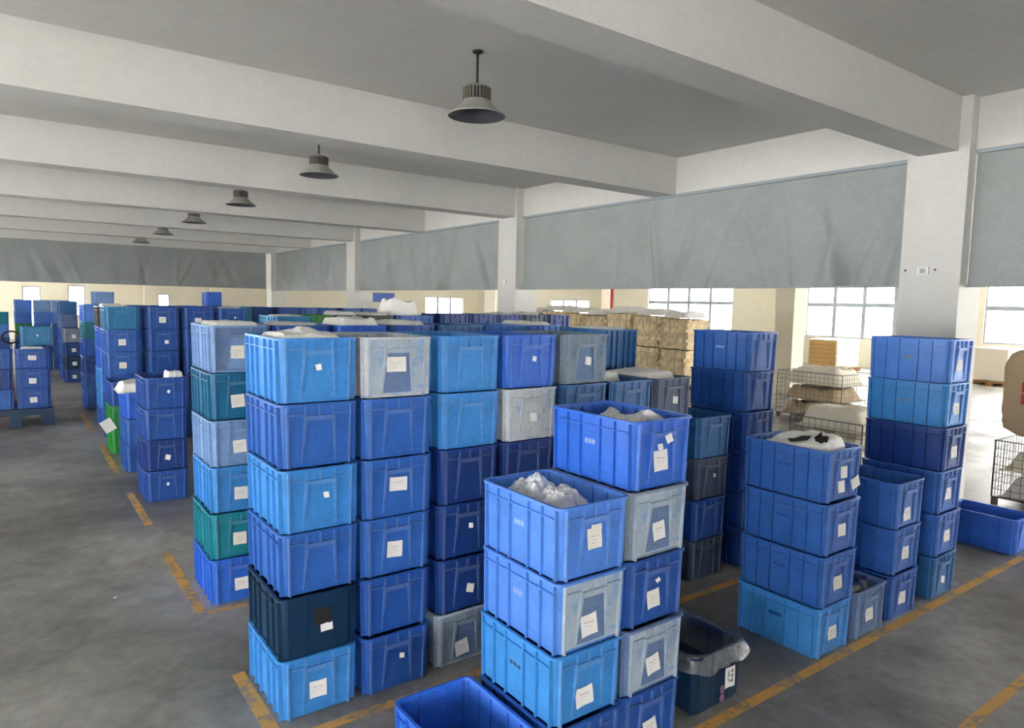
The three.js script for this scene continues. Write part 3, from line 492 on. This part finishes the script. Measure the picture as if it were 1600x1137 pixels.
// ---------------------------------------------------------------- side hall goods
function bale(x, y, z, w, h, d, label, seed) {
  const g = thing('cardboard_bale', label, 'bale', [x, y, z], (rng(seed)() - 0.5) * 0.1, 'cardboard bales'), r = rng(seed), n = 9, gs = [];
  for (let i = 0; i < n; i++) {
    const b = new THREE.BoxGeometry(w * (0.93 + r() * 0.09), h / n * 1.06, d * (0.93 + r() * 0.09), 5, 1, 5), p = b.attributes.position, t = 0.82 + r() * 0.2, col = [];
    for (let k = 0; k < p.count; k++) { const X = p.getX(k), Y = p.getY(k), Z = p.getZ(k); p.setXYZ(k, X + 0.1 * N3(Z * 4, i * 1.3, seed + X), Y + 0.03 * N3(X * 5, Z * 5, seed), Z + 0.08 * N3(X * 4, i * 2.7, seed + Z + 5)); col.push(t, t * (0.97 + r() * 0.05), t * 0.97); }
    b.translate((r() - 0.5) * 0.03, h * (i + 0.5) / n, (r() - 0.5) * 0.03); const q = b.toNonIndexed(); const qc = []; for (let k = 0; k < q.attributes.position.count; k++) qc.push(t, t, t); q.computeVertexNormals(); gs.push([q, qc]);
  }
  const m = boxUV(mergeGeometries(gs.map(e => clean(e[0])))); m.setAttribute('color', new THREE.Float32BufferAttribute(gs.flatMap(e => e[1]), 3));
  mesh('pressed_layers', m, M.card, g);
  for (let i = 0; i < 4; i++) { const zz = (i / 3 - 0.5) * d * 0.8, e = w / 2 + 0.02; mesh('strap', join([rod([-e, 0.01, zz], [-e, h + 0.02, zz], 0.005), rod([-e, h + 0.02, zz], [e, h + 0.02, zz], 0.005), rod([e, h + 0.02, zz], [e, 0.01, zz], 0.005)]), M.strap, g); }
  return g;
}
{
  const w = ['first', 'second', 'third', 'fourth', 'fifth', 'sixth', 'seventh'];
  for (let i = 0; i < 7; i++) {
    const z = -13.5 - i * 1.17, x = 16.2 + (i % 2) * 0.1;
    pallet(x, 0, z, 1.1, 1.08, 0.14, M.wood, 'wooden pallet under the ' + w[i] + ' cardboard bale column from right');
    bale(x, 0.165, z, 1.03, 0.98, 1.03, 'lower cardboard bale, ' + w[i] + ' column from the right', 60 + i);
    bale(x, 1.2, z, 1.0, 0.84 + (i % 3) * 0.05, 1.02, 'upper cardboard bale, ' + w[i] + ' column from the right', 80 + i);
    heap('film_cover', 'white film over the ' + w[i] + ' cardboard bale column from right', 'plastic film', x, 2.1 + (i % 3) * 0.05, z, lump(1.05, 1.0, 0.22, 50 + i * 2.3, 3, 0.45, null, 20, 20), M.film);
  }
}
function cage(x, z, w, h, d, label, turn = 0) {               // wire mesh box, front is -x
  const g = thing('mesh_cage', label, 'cage', [x, 0, z], turn, 'wire mesh cages'), t = 0.004;
  const panel = (A, B, y0, y1, step) => { const gs = [], n = Math.round(Math.hypot(B[0] - A[0], B[1] - A[1]) / step), m = Math.round((y1 - y0) / step); for (let i = 0; i <= n; i++) { const X = A[0] + (B[0] - A[0]) * i / n, Z = A[1] + (B[1] - A[1]) * i / n; gs.push(rod([X, y0, Z], [X, y1, Z], i % n ? t : t * 2.6, 5)); } for (let j = 0; j <= m; j++) gs.push(rod([A[0], y0 + (y1 - y0) * j / m, A[1]], [B[0], y0 + (y1 - y0) * j / m, B[1]], j % m ? t : t * 2.2, 5)); return join(gs); };
  const a = w / 2, b = d / 2, c = [[-a, -b], [a, -b], [a, b], [-a, b]];
  for (let i = 0; i < 4; i++) mesh('mesh_side', panel(c[i], c[(i + 1) % 4], 0.1, h, 0.1), M.wire, g);
  mesh('mesh_floor', boxUV(box(w, 0.012, d, 0, 0.105, 0)), M.wire, g);
  for (const [X, Z] of c) mesh('foot', boxUV(box(0.06, 0.1, 0.06, X * 0.95, 0.05, Z * 0.95)), M.wire, g);
}
cage(10.55, -5.55, 1.1, 0.74, 1.15, 'wire mesh cage of white bags behind the torn sack');
for (let i = 0; i < 3; i++) heap('filled_bag', 'cream filled bag in the nearer mesh cage, ' + ['bottom', 'middle', 'top'][i], 'bag', 10.55, 0.115 + i * 0.24, -5.55, lump(1.02, 1.06, i === 2 ? 0.4 : 0.23, 70 + i, 3, 0.3), M.bagCream);
cage(14.6, -8.2, 1.2, 1.05, 1.5, 'wire mesh cage of brown rags farther back');
for (let i = 0; i < 3; i++) heap('filled_bag', ['brown', 'tan', 'cream'][i] + ' rag bundle in the farther mesh cage', 'bag', 14.6, 0.115 + i * 0.34, -8.2, lump(1.1, 1.4, i === 2 ? 0.45 : 0.33, 75 + i * 3, 3, 0.4), [M.bagTan, M.bagTan, M.bagCream][i]);
cage(10.55, -2.75, 1.1, 0.82, 1.1, 'wire mesh cage at the right picture edge');
for (let i = 0; i < 2; i++) heap('filled_bag', ['grey white', 'cream'][i] + ' bag inside the right-edge cage', 'bag', 10.55, 0.115 + i * 0.34, -2.75, lump(1.0, 1.0, 0.33, 90 + i * 3, 3, 0.3), [M.plastWhite, M.bagCream][i]);
function sack(x, y, z, w, h, d, m, label, seed) { const g = new THREE.SphereGeometry(1, 36, 26), p = g.attributes.position; for (let i = 0; i < p.count; i++) { let X = p.getX(i), Y = p.getY(i), Z = p.getZ(i); const s = v => Math.sign(v) * Math.pow(Math.abs(v), 0.4), k = 1 + 0.12 * fbm(X * 2.4 + seed, Y * 2.4, Z * 2.4, 4); p.setXYZ(i, s(X) * w / 2 * k, h / 2 + s(Y) * h / 2 * (1 + 0.04 * N3(X * 3, Z * 3, seed)), s(Z) * d / 2 * k); } g.computeVertexNormals(); const o = mesh('woven_sack', g, m); o.position.set(x, y, z); return tag(o, label, 'sack'); }
const ts = sack(10.62, 0.86, -2.9, 1.0, 1.12, 0.95, M.bagTan, 'large tan woven sack standing on the right-edge cage', 4.2);
for (const [dz, dy] of [[-0.12, 0.5], [0.06, 0.5], [-0.12, 0.65], [0.06, 0.65]]) mesh('red_check', boxUV(box(0.012, 0.13, 0.16, -0.53, dy, dz)), M.red, ts);
// film-wrapped bale with a cardboard face, by the window
function wrapped(x, z, w, h, d, label, face, straps = 6) {
  pallet(x, 0, z, w * 1.05, d * 1.05, 0.14, M.wood, 'wooden pallet under the ' + label);
  const g = thing('wrapped_bale', label, 'bale', [x, 0.142, z]);
  for (let j = 0; j < 2; j++) mesh('film_block', toCreasedNormals(loft([0, 0.06, 0.3, 0.7, 0.94, 1].map((t, i) => rr(w * (i % 5 ? 1 : 0.94), d * (i % 5 ? 1 : 0.94), 0.08, h * (j + t) / 2, 4)), 1.2), 1.2), M.plastWhite, g);
  mesh('cardboard_face', boxUV(box(0.02, h * 0.92, d * 0.9, -w / 2 - 0.012, h * 0.5, 0)), face, g);
  for (let i = 1; i < straps; i++) mesh('strap', boxUV(box(0.008, 0.012, d * 0.88, -w / 2 - 0.024, h * (0.04 + 0.92 * i / straps), 0)), M.wood, g);
}
wrapped(26.9, -14.75, 1.7, 1.12, 1.25, 'white wrapped bale with yellow cardboard face by the window', M.cardPlain);
wrapped(27.4, -9.15, 1.5, 1.12, 1.1, 'cream wrapped bale by the rightmost window', M.bagCream, 0);
// pipe, board, far bits
{ const o = mesh('red_pipe', boxUV(rod([0, 0, 0], [0, CEIL - 0.01, 0], 0.07, 12)), M.red); o.position.set(18.25, 0, -18.7); tag(o, 'red vertical fire pipe beside the cream column', 'pipe'); }
{ const g = thing('notice_board', 'blue notice board on the far cream wall', 'board', [21, 2.62, ZF + 0.03]); mesh('panel', boxUV(box(1.6, 0.62, 0.03)), M.boardBlue, g); mesh('frame', join([box(1.68, 0.04, 0.04, 0, 0.32, 0), box(1.68, 0.04, 0.04, 0, -0.32, 0), box(0.04, 0.68, 0.04, -0.82, 0, 0), box(0.04, 0.68, 0.04, 0.82, 0, 0)]), M.frame, g); }
[6.3, 9.8, 13.3].forEach((x, i) => { const o = mesh('column', boxUV(span(-0.2, 0.2, 0, CEIL, -0.2, 0.2)), M.cream); o.position.set(x, 0, -43.4); tag(o, 'slim cream wall column under the far curtain, ' + ['left', 'middle', 'right'][i], 'column', 'far wall columns'); });
// hand pallet truck behind the left pallet load
{
  const g = thing('pallet_truck', 'hand pallet truck with black looped handle at far left', 'pallet truck', [0.0, 0, -17.2], 0.4);
  mesh('handle_loop', new THREE.TorusGeometry(0.12, 0.017, 8, 24).scale(1.3, 1, 1).translate(0, 1.5, 0), M.rubber, g);
  mesh('tow_bar', boxUV(rod([0, 0.2, -0.15], [0, 1.37, 0], 0.025, 8)), M.rubber, g);
  for (const s of [-1, 1]) mesh('fork', boxUV(box(0.16, 0.06, 1.1, s * 0.2, 0.1, -0.7)), M.red, g);
  mesh('pump', boxUV(new THREE.CylinderGeometry(0.09, 0.1, 0.4, 14).translate(0, 0.25, -0.15)), M.red, g);
  for (const s of [-1, 1]) mesh('wheel', boxUV(new THREE.CylinderGeometry(0.09, 0.09, 0.05, 16).rotateZ(Math.PI / 2).translate(s * 0.07, 0.09, -0.05)), M.rubber, g);
}
{ const o = mesh('floor_scrap', boxUV(box(0.02, 0.006, 0.015)), M.plastWhite); o.position.set(0.6, 0.003, -6.1); tag(o, 'tiny white scrap lying on the aisle floor', 'scrap'); }

renderer.render(scene, camera);
